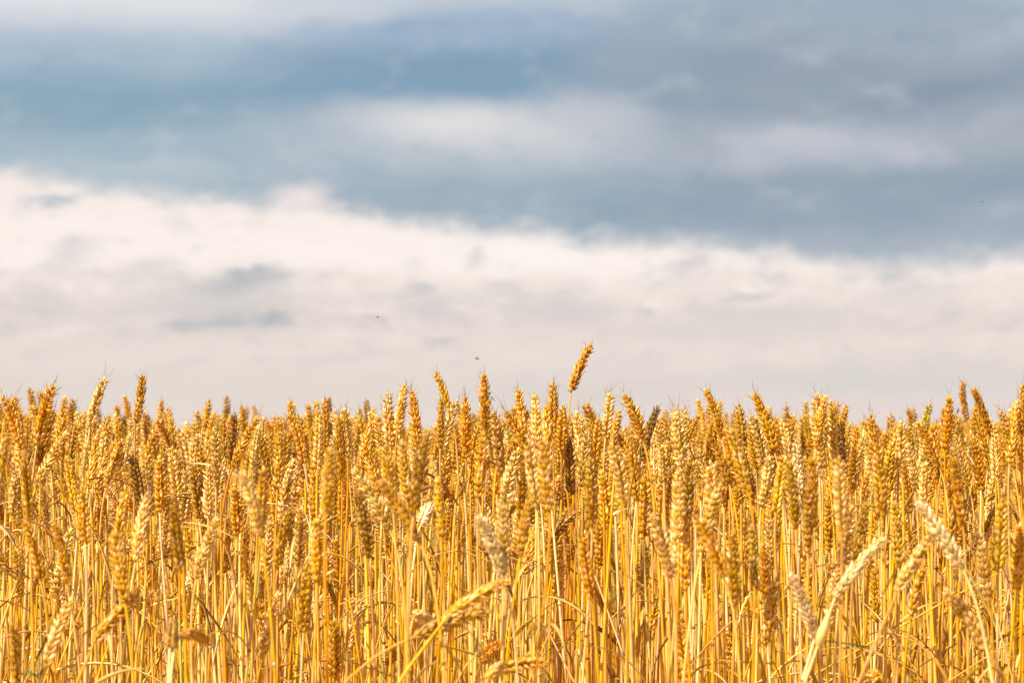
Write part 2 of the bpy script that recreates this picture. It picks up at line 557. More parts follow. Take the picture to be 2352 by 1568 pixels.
# ------------------------------------------------------------------ the ears seen in the photograph
# zone, tip x, tip y, base x, base y, row (F near, M middle, B back), tone, flags | label | short name used in neighbours' labels
ZONES = {"A": (0, 1300), "B": (1350, 1300), "C": (2696, 1300), "D": (0, 1900), "E": (1350, 1900), "G": (2696, 1900)}
EARS = """
A 120 460 60 690 M a
A 5 440 60 600 M g
A 55 690 15 1000 F t
A 365 370 300 620 M a|amber stalk with the tallest ear of the fan of four at far left|the fan of ears at left
A 260 425 285 580 B a
A 205 520 310 830 M g
A 370 545 330 700 M b
A 470 690 250 1085 M p|long pale ear leaning right below the fan of four ears at left|the long pale ear at left
A 720 325 625 620 M p s|pale wheat ear sticking up on a bare stem, leaning right, upper left|the tall pale ear at left
A 960 305 908 660 M b s|thin brown wheat ear standing tall above its neighbours, left of the sooty ear|the tall brown ear at left
A 455 520 455 650 B g
A 545 580 530 800 B g
A 785 520 790 640 B g
A 820 590 765 800 B b
A 1085 480 1065 780 B g
A 1120 530 1160 770 B g
A 970 550 980 760 B p
A 1260 640 1240 850 B g
A 1325 550 1330 700 B g
A 1410 480 1380 720 B a
A 1530 465 1520 620 B b
A 1580 570 1545 940 M d|dark sooty wheat ear with black tips, crossing a golden ear at left|the sooty dark ear
A 1750 590 1570 950 M g|golden ear leaning right with open husks, crossing the sooty ear|the golden ear beside the sooty one
A 1445 650 1450 940 M p
A 1510 880 1465 1170 M p
A 1400 920 1400 1120 M p
A 1660 530 1640 740 B a
A 1620 520 1630 650 B g
A 1840 590 1830 700 B p
A 1885 690 1870 980 M b
A 1935 560 2040 930 M g|long golden ear leaning left, its tip above pale ears right of the sooty ear|the long leaning ear
A 1945 490 1960 600 B g
A 2070 510 2080 680 B g
A 2125 490 2125 620 B g
A 2215 470 2210 740 B b
A 2150 580 2140 800 M p
A 2275 590 2310 800 M g
A 2325 540 2340 700 M p
A 700 690 690 860 M p
A 640 720 600 1020 M g
A 720 790 660 1090 M g
A 840 740 725 1065 M g
A 880 850 920 1100 M d
A 450 850 500 1180 M g
A 165 810 190 1220 F t
A 110 940 90 1160 M p
A 1075 850 1075 1160 M g
A 1150 800 1180 1080 M p
A 1290 920 1315 1120 M b
A 1260 930 1240 1190 M p
A 1580 1040 1590 1330 M a
A 1610 950 1745 1420 F p|large pale blurred ear leaning left, under the dark sooty ear|the large pale blurred ear
A 1720 840 1740 1120 M d
A 1775 920 1760 1200 F g
A 1985 870 1895 1300 M p
A 2220 800 2190 1270 F t|broad tan blurred ear, right of the large pale blurred ear|the broad tan blurred ear
A 2110 900 2110 1230 M g
A 545 1060 575 1470 F g
A 660 1110 660 1470 M g
A 850 1050 790 1440 F g
A 1000 1100 910 1590 F p
D 760 340 820 720 F g|golden near ear with a greenish base above the leaning grain head, lower left|the ear with greenish base
D 1110 220 1080 570 M p
D 1160 130 1220 640 F d|dark tan blurred ear leaning left, beside a pale ear, left of centre|the dark blurred ear at left
D 350 290 450 730 F g
D 490 330 450 500 M p
D 120 440 130 720 M t
D 150 270 230 560 F g
D 310 540 365 760 M p
D 965 765 690 1065 F g s|golden ear leaning far right over the stems, lower left, on a slanting stem|the slanting ear at lower left
D 500 790 360 1160 F p|pale ear leaning right near the bottom left, above a drooping short ear|the pale ear at bottom left
D 530 980 440 1070 M g k
D 1155 985 1140 1165 F d k|short dark brown ear low among the stems, left of centre|the short brown ear
D 1415 1140 1215 1085 F a k|small amber ear hanging sideways right of the short brown ear|the sideways ear
D 85 960 105 1270 F b|dark brown ear low in the stems at the left edge|the brown ear at left edge
D 1475 255 1370 560 F p
D 1350 520 1280 700 M w|whitish ear leaning right below a pale blurred ear, left of centre|the whitish ear at left
D 1280 30 1340 320 M g
D 1510 240 1520 540 M g
D 1640 270 1640 520 M g
D 1635 530 1670 725 M p
D 1775 670 1760 950 M g
D 1890 750 1850 900 F p
D 1965 190 1890 530 F b
D 2030 180 2010 470 M p
D 2130 260 2130 680 F g
D 2070 560 2050 890 F a
D 2245 775 2095 945 M p|pale ear pointing up to the right among stems, left of bottom centre|the pale pointing ear
D 2260 400 2270 710 M g
D 2250 930 2250 1150 M g
D 1810 250 1800 430 M p
D 660 520 695 665 B d
D 960 480 990 760 M g
D 440 1280 480 1370 M b k
B 330 430 350 760 M p|left one of two pale ears side by side standing above the crop, left of centre|the pair of pale ears
B 455 375 400 740 M p|right one of two pale ears side by side, tip higher than its twin
B 495 410 525 650 M g
B 645 290 755 600 M a|amber ear leaning left, standing above the crop, right of the pale pair|the amber ear at centre left
B 700 470 690 830 M b
B 820 475 730 780 M p
B 860 460 865 890 M g|broad golden upright ear with whiskers, right of the leaning amber ear|the broad golden ear
B 985 310 990 630 M g|slim golden upright ear with two fine awns, beside a tiny green insect|the slim golden ear
B 1050 545 1100 1000 M p|very large pale upright ear just under the tiny green insect|the large pale ear at centre
B 1110 550 1215 760 M a
B 1212 410 1240 650 M g
B 1295 555 1200 790 M b
B 1325 440 1335 760 M p
B 1398 510 1410 760 M g
B 1450 350 1450 650 M g|golden upright ear with fine awns, just left of the lone tallest ear|the ear left of the tallest
B 1515 510 1510 700 M a
B 1718 105 1570 452 M a s|the lone tallest amber ear, rising far above the crop on its own stem|the lone tallest ear
B 1605 550 1640 830 M p
B 1720 590 1730 700 B d
B 1755 600 1735 850 M g
B 1835 430 1800 760 M p|pale upright ear with four long awns, right of the lone tallest ear|the pale ear with long awns
B 1905 550 1870 740 M g
B 1912 440 2050 770 M g|golden ear leaning left with one long awn, right of the pale ear|the leaning ear with one awn
B 2165 520 2090 780 M d
B 2250 540 2300 830 M p
B 2215 600 2200 710 B d
B 2340 560 2345 720 B g
B 1870 710 1950 870 M a
B 45 530 60 760 M p
B 190 480 200 600 B b
B 240 540 250 700 B p
B 150 540 140 690 B g
B 10 590 20 820 M a
B 160 770 225 990 M g
B 320 770 360 1130 F t
B 430 750 470 1190 F t
B 612 715 545 1095 F b|dark brown blurred ear leaning right, below the pair of pale ears|the brown blurred ear
B 250 1020 490 1370 F b|brown blurred ear leaning well left under the tan blurred cluster, left of centre|the brown ear leaning left
B 85 930 290 1275 F p
B 120 1080 180 1430 F d
B 500 660 520 930 M p
B 670 990 700 1430 F g
B 985 690 960 1005 F g
B 655 1205 560 1345 M w k|small whitish ear tipped right between blurred ears, centre left|the small whitish ear
B 1232 795 1145 1115 M p
B 1250 880 1240 1190 M b
B 1380 740 1425 1250 F t|long tan blurred upright ear, two ears left of the darkest blurred one|the long tan ear
B 1285 730 1310 960 F p
B 1540 695 1570 1140 F d|darkest blurred upright ear, right below the lone tallest ear|the darkest blurred ear
B 1695 850 1710 1350 F t
B 1830 760 1915 1180 F p
B 1780 950 1800 1250 M g
E 1330 60 1230 540 F t
E 1100 130 1120 590 F p|large pale blurred upright ear, its base just above bent golden ear|the pale ear above the bent one
E 930 240 1045 530 F w|white tipped ear leaning left with a yellow base, left of centre|the white tipped ear
E 970 170 1050 420 M p
E 1210 220 1200 490 M p
E 1370 290 1310 480 M g
E 1660 210 1480 420 M d|dark brown ear leaning far right, near picture centre, among stem tops|the dark ear leaning right
E 1550 200 1500 400 M b
E 1650 350 1690 675 F a
E 1770 250 1760 530 M b
E 2095 225 2235 690 F p|long pale blurred ear leaning left, right of centre above the stems|the long pale leaning ear
E 2070 -40 2060 430 M g
E 2280 150 2280 420 F p
E 2340 250 2340 420 F g
E 1185 685 820 900 F g s|large golden ear bent far to the right across the stems, bottom centre|the bent golden ear
E 1060 900 785 995 F b s|brown ear lying nearly flat just under the bent golden ear|the flat brown ear
E 340 560 440 870 M g
E 175 825 105 1075 M p
E 635 1000 520 945 F p k
E 1110 1130 965 1280 F g k
E 1130 1270 1010 1370 F g k|short golden ear lying under another in the clump at bottom centre|the clump at bottom centre
E 1465 1262 1180 1320 F g|golden ear lying flat, pointing right, at the very bottom centre|the flat ear at the bottom
E 1000 1060 1010 1160 M a k
E 2175 760 2100 1125 M a|amber ear leaning right low among the stems, right of centre|the low amber ear
E 2290 890 2310 1030 F g
E 900 560 905 760 B n
E 1500 490 1490 630 M g
E 400 1190 340 1275 M g k
B 2180 780 2190 1130 M p
B 2280 950 2290 1300 F p
B 2230 660 2295 900 M p
B 1970 760 2000 1070 M a
B 1610 950 1650 1080 M g
B 1680 690 1660 840 M p
C 15 550 40 760 M p
C 75 555 50 900 M p
C 150 480 190 660 B g
C 200 405 295 690 M g|slender golden ear leaning left, standing clear of the crop, right of centre|the slender leaning ear
C 60 540 60 620 B g
C 210 685 325 960 M a
C 330 850 450 1060 M a
C 345 570 350 690 B g
C 400 560 400 690 B g
C 430 550 440 700 B g
C 520 430 675 855 M a|long amber ear leaning left, widest of those standing clear at right|the long amber ear
C 510 575 550 740 M p
C 340 645 465 1020 F t
C 625 530 640 660 B g
C 755 520 750 680 B b
C 690 600 700 700 B g
C 888 495 880 700 B g
C 950 435 985 630 M p
C 1030 445 955 820 M g|golden ear leaning right against a pale one, tips touching, right side|the touching pair of ears
C 935 580 950 670 M p
C 1065 570 1070 800 M p
C 1125 630 1120 860 M d|dark ear with a black tip, right of the touching pair|the black tipped ear
C 1165 650 1160 780 B p
C 1220 690 1215 800 B d
C 1270 620 1270 780 B g
C 1320 575 1365 880 M g|golden upright ear with one long curved awn, right of the black tipped ear|the ear with the curved awn
C 1365 760 1390 1150 F t
C 1480 610 1480 740 B b
C 1570 540 1595 740 B b|dark brown blurred ear in the back row, left of the green ear|the brown ear at right
C 1530 620 1520 800 M p
C 1620 630 1785 960 M g|golden ear arching left below the yellow green ear, right side|the arching ear
C 1728 505 1700 670 B n|yellow green unripe ear with a black beetle beside it, right side|the yellow green ear
C 1855 450 1840 640 M a
C 1900 565 1800 980 M a
C 1810 540 1810 690 B g
C 1940 355 1970 650 B g|tall golden blurred ear in the back row, highest at right|the tall blurred ear at right
C 2000 405 2110 700 M a|amber ear leaning left with fine awns, beside the tall blurred ear|the amber ear at right
C 2065 480 2050 700 B b
C 2188 550 2240 780 M b
C 2255 550 2260 640 B w
C 2310 480 2255 930 M g
C 2348 370 2345 520 M g
C 2150 680 2160 950 M p
C 2010 720 2060 1050 M g
C 740 845 690 1230 F t
C 770 880 810 1290 F t
C 640 850 600 1130 M p
C 820 750 830 900 M w
C 930 850 930 1220 F b
C 1105 840 1120 1220 F p|pale yellowish blurred upright ear, left below the ear with the curved awn|the pale blurred ear at right
C 1210 790 1190 1140 M b
C 250 880 250 1250 F p
C 100 890 90 1160 F b
C 330 1030 240 1340 F t
C 1560 770 1610 1060 M p
C 1690 900 1680 1140 M p
C 1880 860 1920 1170 F b
C 1960 1000 1850 1500 M t
G 1600 150 1750 365 F w|whitish ear leaning left in front of the crop, right side|the whitish ear at right
G 1770 360 1500 785 F p s|long pale ear leaning right on a slanting stem, lower right|the long pale ear at right
G 1440 395 1230 645 F w s|whitish ear leaning right above a wide pale leaf sheath, lower right|the ear above the sheath
G 1210 170 1150 525 F p
G 1310 150 1230 560 F b
G 1480 150 1500 475 F t
G 765 630 865 885 F w|white ear leaning left on a thin white stem, right of bottom centre|the white ear
G 710 650 650 985 F g
G 1700 560 1595 975 F g
G 1790 730 2115 1185 F p s|very long golden ear leaning far left, lowest at the right|the lowest leaning ear
G 130 250 335 685 F g|long golden ear leaning left below the crop top, right of centre|the long golden leaning ear
G 1100 600 1070 835 F p
G 520 300 540 590 F t
G 600 430 610 690 F g
G 390 360 400 665 F t
G 170 440 210 710 M g
G 630 240 650 500 M p
G 430 180 450 365 M g
G 1030 130 1040 380 M a
G 900 50 900 330 F b
G 2050 350 2105 730 F p
G 2180 190 2110 390 M g
G 2210 120 2190 480 F t
G 2330 300 2310 655 F a
G 1020 570 1065 665 M a
G 845 540 870 645 M a
G 590 700 560 765 M g k
G 360 1030 365 1170 M g
G 2040 770 2040 930 M g
G 30 850 35 1040 F g
G 1340 600 1345 710 M a
G 1380 1370 1290 1385 F g k
"""

K = 0.5952 * 2352 / 4096.0
things = []          # dicts: tip px, base px, depth, tone, label, short, straight


def add_ear(tx, ty, bx, by, d, tone, flags="", label=None, short=None, row="M"):
    things.append(dict(t=(tx, ty), b=(bx, by), d=d, tone=tone, flags=flags, label=label, short=short, row=row))


for line in EARS.strip().splitlines():
    p = line.split("|")
    w = p[0].split()
    zx, zy = ZONES[w[0]]
    g_ = [float(x) for x in w[1:5]]
    f_ = lambda x, y: ((zx + x * 0.5952) * 2352 / 4096, (zy + y * 0.5952) * 2352 / 4096)
    (tx, ty), (bx, by) = f_(g_[0], g_[1]), f_(g_[2], g_[3])
    d = {"F": random.uniform(2.9, 3.0) if len(p) > 2 and p[2] else random.uniform(3.08, 3.38), "M": random.uniform(3.8, 4.15), "B": random.uniform(5.0, 5.9)}[w[5]]
    if "lone tallest" in line:
        d = 4.16
    add_ear(tx, ty, bx, by, d, w[6], "".join(w[7:]), p[1].strip() if len(p) > 1 else None, p[2].strip() if len(p) > 2 else None, w[5])

# ears that fill in between them
spots = []
while len(things) < 296:
    x, y = random.uniform(10, 2342), random.uniform(1000, 1240)
    if min([abs(x - a) + abs(y - b) * 0.6 for a, b in spots] + [999]) < 40:
        continue
    spots.append((x, y))
    d = random.uniform(4.15, 4.5)
    L = random.uniform(0.072, 0.095) * PXU / d
    a = R(random.gauss(0, 9))
    add_ear(x, y, x - math.sin(a) * L, y + math.cos(a) * L, d, random.choice("pppgggapt"))

STALKS = "wheat stalks of the ripe field"


def lean_word(e):
    dx, dy = e["t"][0] - e["b"][0], e["b"][1] - e["t"][1]
    a = math.degrees(math.atan2(dx, dy))
    e["ang"] = a
    side = "right" if a > 0 else "left"
    if abs(a) < 6: return "upright"
    if abs(a) < 20: return "slightly " + side + " leaning"
    if abs(a) < 55: return side + " leaning"
    return "sideways"


for e in things:
    e["lean"] = lean_word(e)
    e["c"] = ((e["t"][0] + e["b"][0]) / 2, (e["t"][1] + e["b"][1]) / 2)
marks = [e for e in things if e["short"]]
DIRS = ["right of", "upper right of", "above", "upper left of", "left of", "lower left of", "below", "lower right of"]
buckets = {}
for e in things:
    if e["label"]:
        continue
    best = min(marks, key=lambda m: (m["c"][0] - e["c"][0]) ** 2 + ((m["c"][1] - e["c"][1]) * 1.0) ** 2)
    dx, dy = e["c"][0] - best["c"][0], best["c"][1] - e["c"][1]
    k = int(round(math.degrees(math.atan2(dy, dx)) / 45)) % 8
    e["rel"] = DIRS[k] + " " + best["short"]
    buckets.setdefault((e["tone"], e["lean"], e["rel"]), []).append((dx * dx + dy * dy, id(e), e))
ORD = ["nearest", "second nearest", "third nearest", "fourth nearest", "fifth nearest", "sixth nearest"]
for (tone, lean, rel), lst in buckets.items():
    lst.sort(key=lambda q: q[:2])
    for i, (_, _, e) in enumerate(lst):
        e["label"] = "%s %s ear, %s%s" % (WORD[tone], lean, (ORD[i] + " ") if len(lst) > 1 else "", rel)

VIA = {"the ear above the sheath": ("G", 880, 1390), "the long pale ear at right": ("G", 1240, 1390), "the lowest leaning ear": ("G", 2230, 1390),
       "the slanting ear at lower left": ("D", 520, 1390), "the bent golden ear": ("E", 480, 1290), "the lone tallest ear": ("B", 1548, 640),
       "the tall pale ear at left": ("A", 565, 980), "the tall brown ear at left": ("A", 905, 900), "the white ear": ("G", 862, 1390)}


def stem_via(B, Vp):
    """a stem that runs straight from the ear through Vp and then eases down to the ground"""
    dr = (Vp - B).normalized()
    root = Vector((Vp.x + dr.x * 0.35 * Vp.z, Vp.y + dr.y * 0.2, 0.0))
    c = Vp + dr * min(0.18, 0.4 * Vp.z / max(0.3, -dr.z))
    lo = [root * (1 - q) ** 2 + c * (2 * q * (1 - q)) + Vp * q * q for q in (0, 0.15, 0.3, 0.45, 0.6, 0.75, 0.9)]
    hi = [Vp.lerp(B, q) for q in (0.02, 0.14, 0.28, 0.42, 0.56, 0.7, 0.85, 1.0)]
    return root, lo + hi


for e in things:
    d = e["d"]
    (tx, ty), (bx, by) = e["t"], e["b"]
    Lpx = math.hypot(tx - bx, ty - by)
    L = Lpx * d / PXU
    keep = "k" in e["flags"]
    if L > 0.108:
        d = max(2.9, d * 0.108 / L)
        L = Lpx * d / PXU
    if L < 0.072 and not keep:
        want = random.uniform(0.074, 0.09)
        f = want / L
        bx, by = tx + (bx - tx) * f, ty + (by - ty) * f
        L = want
    T, B = at(tx, ty, d), at(bx, by, d)
    fore = random.gauss(0, 0.12) * L
    if keep and L < 0.07:
        fore = math.sqrt(0.075 ** 2 - L * L) * random.choice((-1, -1, 1))
    B = at(bx, by, d + fore)
    axis = (T - B)
    L = axis.length
    axis.normalize()
    straight = "s" in e["flags"]
    root, P = stem_curve(B, axis, straight)
    if e["short"] in VIA:
        z_, vx, vy = VIA[e["short"]]
        root, P = stem_via(B, at((ZONES[z_][0] + vx * 0.5952) * 2352 / 4096, (ZONES[z_][1] + vy * 0.5952) * 2352 / 4096, d))
    thing = bpy.data.objects.new("wheat_stalk", None)
    thing.empty_display_size = 0.02
    col.objects.link(thing)
    thing.location = root
    thing["label"] = e["label"]
    thing["category"] = "wheat"
    thing["group"] = STALKS
    # stem
    rad = random.uniform(0.0014, 0.00195)
    rs = np.linspace(rad * 1.25, rad * 0.72, len(P))
    tone = e["tone"]
    pts_ = np.array([q - root for q in P])
    sv, sq = tube(pts_, rs, 7)
    hs = np.repeat(np.clip(rng.normal(0.5, 0.06, len(P)), 0, 1), 7)
    ss = np.stack([hs, np.zeros(len(sv)), np.full(len(sv), random.random()), np.ones(len(sv))], 1)
    stem = new_obj("stem", mesh_from("stem", sv, sq, [M_STEM], shade=ss), thing)
    sc = jitter(random.choice(STEMTONE[:10]))
    if tone == "w": sc = jitter(STEMTONE[3])
    if tone in "bd" and random.random() < 0.4: sc = jitter(STEMTONE[4])
    if tone == "n" : sc = (0.45, 0.38, 0.06)
    if e["short"] == "the lone tallest ear": sc = (0.70, 0.38, 0.09)
    stem.color = (*sc, 0)
    # ear
    ang = abs(e["ang"])
    pref = 0.0 if ang < 9 else (0.28 if ang < 30 else 0.6)
    opts = [k for k in EAR_KINDS if k[0] == pref or (k[0] == 0.28 and ang > 5)]
    if straight: opts = [k for k in EAR_KINDS if k[0] == 0.28]
    if tone == "p" or tone == "w": opts = [k for k in opts if k[2] == 0]
    if straight: opts = [k for k in EAR_KINDS if k[0] == 0.28 and k[2] == 1 and k[1] in (30, 60)]
    kind = random.choice(opts)
    down = Vector((0, 0, -1)) - axis * Vector((0, 0, -1)).dot(axis)
    if ang < 9:
        q = random.uniform(0, 6.28)
        down = Vector((math.cos(q), math.sin(q), 0))
        down = down - axis * down.dot(axis)
    down.normalize()
    yv = axis.cross(down)
    sl = L / EARL
    sw = max(0.82, min(1.1, 0.5 + 0.5 * sl)) * random.uniform(0.86, 1.12)
    Mx = Matrix.Translation(B - root) @ Matrix((
        (down.x * sw, yv.x * sw, axis.x * sl, 0), (down.y * sw, yv.y * sw, axis.y * sl, 0), (down.z * sw, yv.z * sw, axis.z * sl, 0), (0, 0, 0, 1)))
    ear = new_obj("ear", kind[3], thing)
    ear.matrix_local = Mx
    ear.color = (*jitter(TONE[tone], 0.07), SOOT[tone] * random.uniform(0.6, 1.2))
    aw = new_obj("awns", kind[4], ear)
    aw.color = (0.34, 0.20, 0.09, 0) if tone not in "d" else (0.10, 0.06, 0.03, 0)
    # long awns at the tip
    if random.random() < 0.75 and e["row"] != "B":
        av, aq, m = [], [], 0
        for _ in range(random.choice((1, 2, 2, 3, 4))):
            s_ = np.array([random.gauss(0, 0.002), random.gauss(0, 0.002), EARL - random.uniform(0.001, 0.012)])
            dd = unit(np.array([random.gauss(0, 0.22), random.gauss(0, 0.22), 1]))
            l_ = random.uniform(0.011, 0.025) * (0.5 if e["short"] == "the slim golden ear" else 1)
            cu = np.array([random.gauss(0, 0.12), random.gauss(0, 0.12), 0])
            v_, q_ = tube([s_ + dd * l_ * k / 4 + cu * l_ * (k / 4) ** 2 for k in range(5)], np.linspace(0.00034, 0.00012, 5), 4)
            av.append(v_); aq.append(q_ + m); m += len(v_)
        av, aq = np.concatenate(av), np.concatenate(aq)
        la = new_obj("long_awn", mesh_from("long_awn", av, aq, [M_STEM], shade=np.tile([0.5, 0.4, 0.5, 1], (len(av), 1))), ear)
        la.color = (0.34, 0.20, 0.09, 0)
    # a dry leaf on some, a swollen joint on some
    if random.random() < 0.5:
        i = random.randint(5, 8)
        a = random.uniform(0, 6.28)
        lv, lq = leaf_arrays(pts_[i], (math.cos(a), math.sin(a) * 0.6, random.uniform(0.1, 1.2)), random.uniform(0.10, 0.19), random.uniform(0.003, 0.006), random.uniform(0.8, 2.6), random.uniform(-2.5, 2.5))
        lf = new_obj("leaf", mesh_from("leaf", lv, lq, [M_STEM], shade=np.tile([0.45, 0.4, random.random(), 1], (len(lv), 1))), thing)
        lf.color = (*jitter(random.choice([(0.50, 0.29, 0.10), (0.36, 0.18, 0.055), (0.62, 0.42, 0.18)]), 0.12), 0)
    if random.random() < 0.35:
        i = random.randint(6, 8)
        if 0.5 < P[i].z < 0.68:
            T_ = unit(pts_[i + 1] - pts_[i - 1])
            zz = np.array([-0.0022, -0.0015, 0, 0.0015, 0.0022])
            v_, q_ = tube([pts_[i] + T_ * z for z in zz], np.array([0.8, 1.25, 1.45, 1.25, 0.8]) * rs[i], 8)
            nd = new_obj("stem_node", mesh_from("stem_node", v_, q_, [M_STEM], shade=np.tile([0.5, 0, 0.5, 1], (len(v_), 1))), stem)
            nd.color = random.choice([(0.46, 0.44, 0.20, 0), (0.30, 0.14, 0.04, 0), (0.52, 0.50, 0.30, 0)])
    if e["short"] == "the ear above the sheath":
        # wide pale leaf sheath round the stem
        A_, B_ = pts_[-1] * 0.42 + pts_[7] * 0.58, pts_[-1] * 0.88 + pts_[7] * 0.12
        seg = [A_ + (B_ - A_) * k / 9 for k in range(10)]
        v_, q_ = tube(seg, np.array([1.3, 3.6, 4.6, 4.7, 4.3, 3.7, 3.0, 2.3, 1.7, 1.2]) * 0.00125, 9)
        sh = new_obj("leaf_sheath", mesh_from("leaf_sheath", v_, q_, [M_STEM], shade=np.tile([0.6, 0, 0.5, 1], (len(v_), 1))), thing)
        sh.color = (0.66, 0.50, 0.20, 0)

# ------------------------------------------------------------------ loose crossing straws and blades, each by itself
STRAWS = """
E 5 1220 395 1355 3.3 a straw|thin straw lying across the stems at the bottom, left of centre
E 205 765 10 870 3.7 g straw|short bent straw pointing up right, left of the bent golden ear
E 500 625 1015 575 3.9 g straw|fine arching straw running level across the stems above the bent golden ear
E 1460 850 1190 1085 3.2 b straw|greyish straw slanting up to a broken knee, right of the bent golden ear
E 1700 910 1440 1250 3.3 b leaf|brown curled blade rising right from the flat ear at the bottom
E 2210 840 1920 650 3.7 g straw|straw sloping down to the right beside the long pale leaning ear
E 690 910 560 520 3.1 b leaf|brown folded blade standing left of the bent golden ear
E 890 10 780 200 3.8 b leaf|brown straight blade leaning right under the broad golden ear
E 885 1390 660 1060 3.0 p leaf|wide pale blade sloping down right at bottom centre left
D 435 850 265 1205 3.2 b leaf|dark brown blade slanting right across the stems at lower left
D 0 840 215 920 3.5 b straw|dark straw sloping down from the left edge
D 1345 770 1425 1090 3.6 b leaf|dark brown thin blade hanging between pale stems, left of centre
D 685 990 555 1075 3.3 g straw|short straw stub beside the slanting ear at lower left
D 1580 1000 1470 1085 3.4 b leaf|brown bent leaf tip right of the short brown ear
D 160 1310 270 1365 3.0 n leaf|green blurred blade at the bottom left corner
G 190 1228 685 1262 3.3 g straw|pale straw lying level across the stems, lower right of centre
G 1630 390 1395 820 3.0 g leaf|tan pointed blade leaning right beside the long pale ear at right
G 505 870 400 1090 3.5 g straw|short slanting straw near the white ear
G 1000 1110 1310 1150 3.0 n straw|green blurred thread crossing the stems under the wide leaf sheath
G 330 860 205 1000 3.6 g straw|broken straw slanting right, left of the white ear
G 1640 1290 1900 1130 3.4 d straw|dark thin straw low at the right, under the lowest leaning ear
E 1380 1290 1440 1390 3.0 n leaf|dark green blade tip under the flat ear at the bottom
"""
for line in STRAWS.strip().splitlines():
    a, label = line.split("|")
    w = a.split()
    zx, zy = ZONES[w[0]]
    x1, y1, x2, y2, d = map(float, w[1:6])
    f_ = lambda x, y: ((zx + x * 0.5952) * 2352 / 4096, (zy + y * 0.5952) * 2352 / 4096)
    p1, p2 = at(*f_(x1, y1), d), at(*f_(x2, y2), d + random.gauss(0, 0.03))
    o0 = p2.copy()
    c_ = {"g": (0.60, 0.36, 0.11), "a": (0.44, 0.25, 0.08), "b": (0.26, 0.13, 0.045), "p": (0.70, 0.48, 0.2), "n": (0.13, 0.17, 0.03), "d": (0.10, 0.06, 0.025)}[w[6]]
    sag = Vector((0, 0, 0.006 if w[0] == "E" and "arching" in label else random.uniform(-0.003, 0.003)))
    line_ = [np.array(p2.lerp(p1, k / 9) + sag * math.sin(math.pi * k / 9) * (3 if "arching" in label else 1) - o0) for k in range(10)]
    if w[7] == "straw":
        V_, Q_ = tube(line_, np.linspace(0.0011, 0.0007, 10), 6)
        S_ = np.tile([0.5, 0, 0.5, 1], (len(V_), 1))
        o = new_obj("straw", mesh_from("straw", V_, Q_, [M_STEM], shade=S_))
        cat = "straw"
    else:
        dv = np.array(p1 - p2)
        V_, Q_ = leaf_arrays((0, 0, 0), dv, np.linalg.norm(dv), 0.0045, 0.0, random.uniform(-1, 1))
        S_ = np.tile([0.5, 0, 0.5, 1], (len(V_), 1))
        o = new_obj("leaf_blade", mesh_from("leaf_blade", V_, Q_, [M_STEM], shade=S_))
        cat = "leaf"
    o.location = o0
    o.color = (*c_, 0)
    o["label"] = label
    o["category"] = cat
    o["group"] = "loose straws and blades caught in the crop"


# ------------------------------------------------------------------ insects
def ellipsoid(c, r, segs=10, rings=8, rot=0.0):
    V = []
    for i in range(rings):
        th = math.pi * (0.02 + 0.96 * i / (rings - 1))
        for j in range(segs):
            ph = 2 * math.pi * j / segs
            V.append((r[0] * math.cos(th), r[1] * math.sin(th) * math.cos(ph), r[2] * math.sin(th) * math.sin(ph)))
    V = np.array(V) + np.array(c)
    return V, ring_quads(rings, segs)


def join(parts):
    V, Q, n = [], [], 0
    for v_, q_ in parts:
        V.append(v_); Q.append(np.asarray(q_) + n); n += len(v_)
    return np.concatenate(V), np.concatenate(Q)


def fly(name, loc, size, rot, label, mat, wings=True, group=None):
    parts = [ellipsoid((0, 0, 0), (0.22, 0.15, 0.15)), ellipsoid((0.30, 0, 0.0), (0.11, 0.12, 0.11)), ellipsoid((-0.34, 0, -0.03), (0.26, 0.15, 0.14))]
    for s in (-1, 1):
        for k in (-0.12, 0.0, 0.13):
            parts.append(tube([(k, s * 0.1, -0.08), (k * 1.6, s * 0.26, -0.16), (k * 2.0, s * 0.32, -0.34)], [0.02, 0.016, 0.01], 4))
        parts.append(tube([(0.38, s * 0.04, 0.05), (0.50, s * 0.10, 0.10)], [0.012, 0.008], 4))
    V, Q = join(parts)
    o = new_obj(name, mesh_from(name, V * size, Q, [mat]))
    o.location = loc
    o.rotation_euler = rot
    o["label"] = label
    o["category"] = "insect"
    if group: o["group"] = group
    if wings:
        for s in (-1, 1):
            P = [(0.02 - k * 0.10, s * (0.08 + 0.09 * k), 0.10 + 0.05 * k) for k in range(6)]
            wd = [0.05, 0.12, 0.16, 0.17, 0.12, 0.02]
            V, Q = [], []
            for (x, y, z), w in zip(P, wd):
                V += [(x + w, y, z), (x + w, y, z + 0.008), (x - w, y, z + 0.008), (x - w, y, z)]
            Q = ring_quads(6, 4)
            wg = new_obj("wing", mesh_from("wing", np.array(V) * size, Q, [M_WING]), o)
    return o


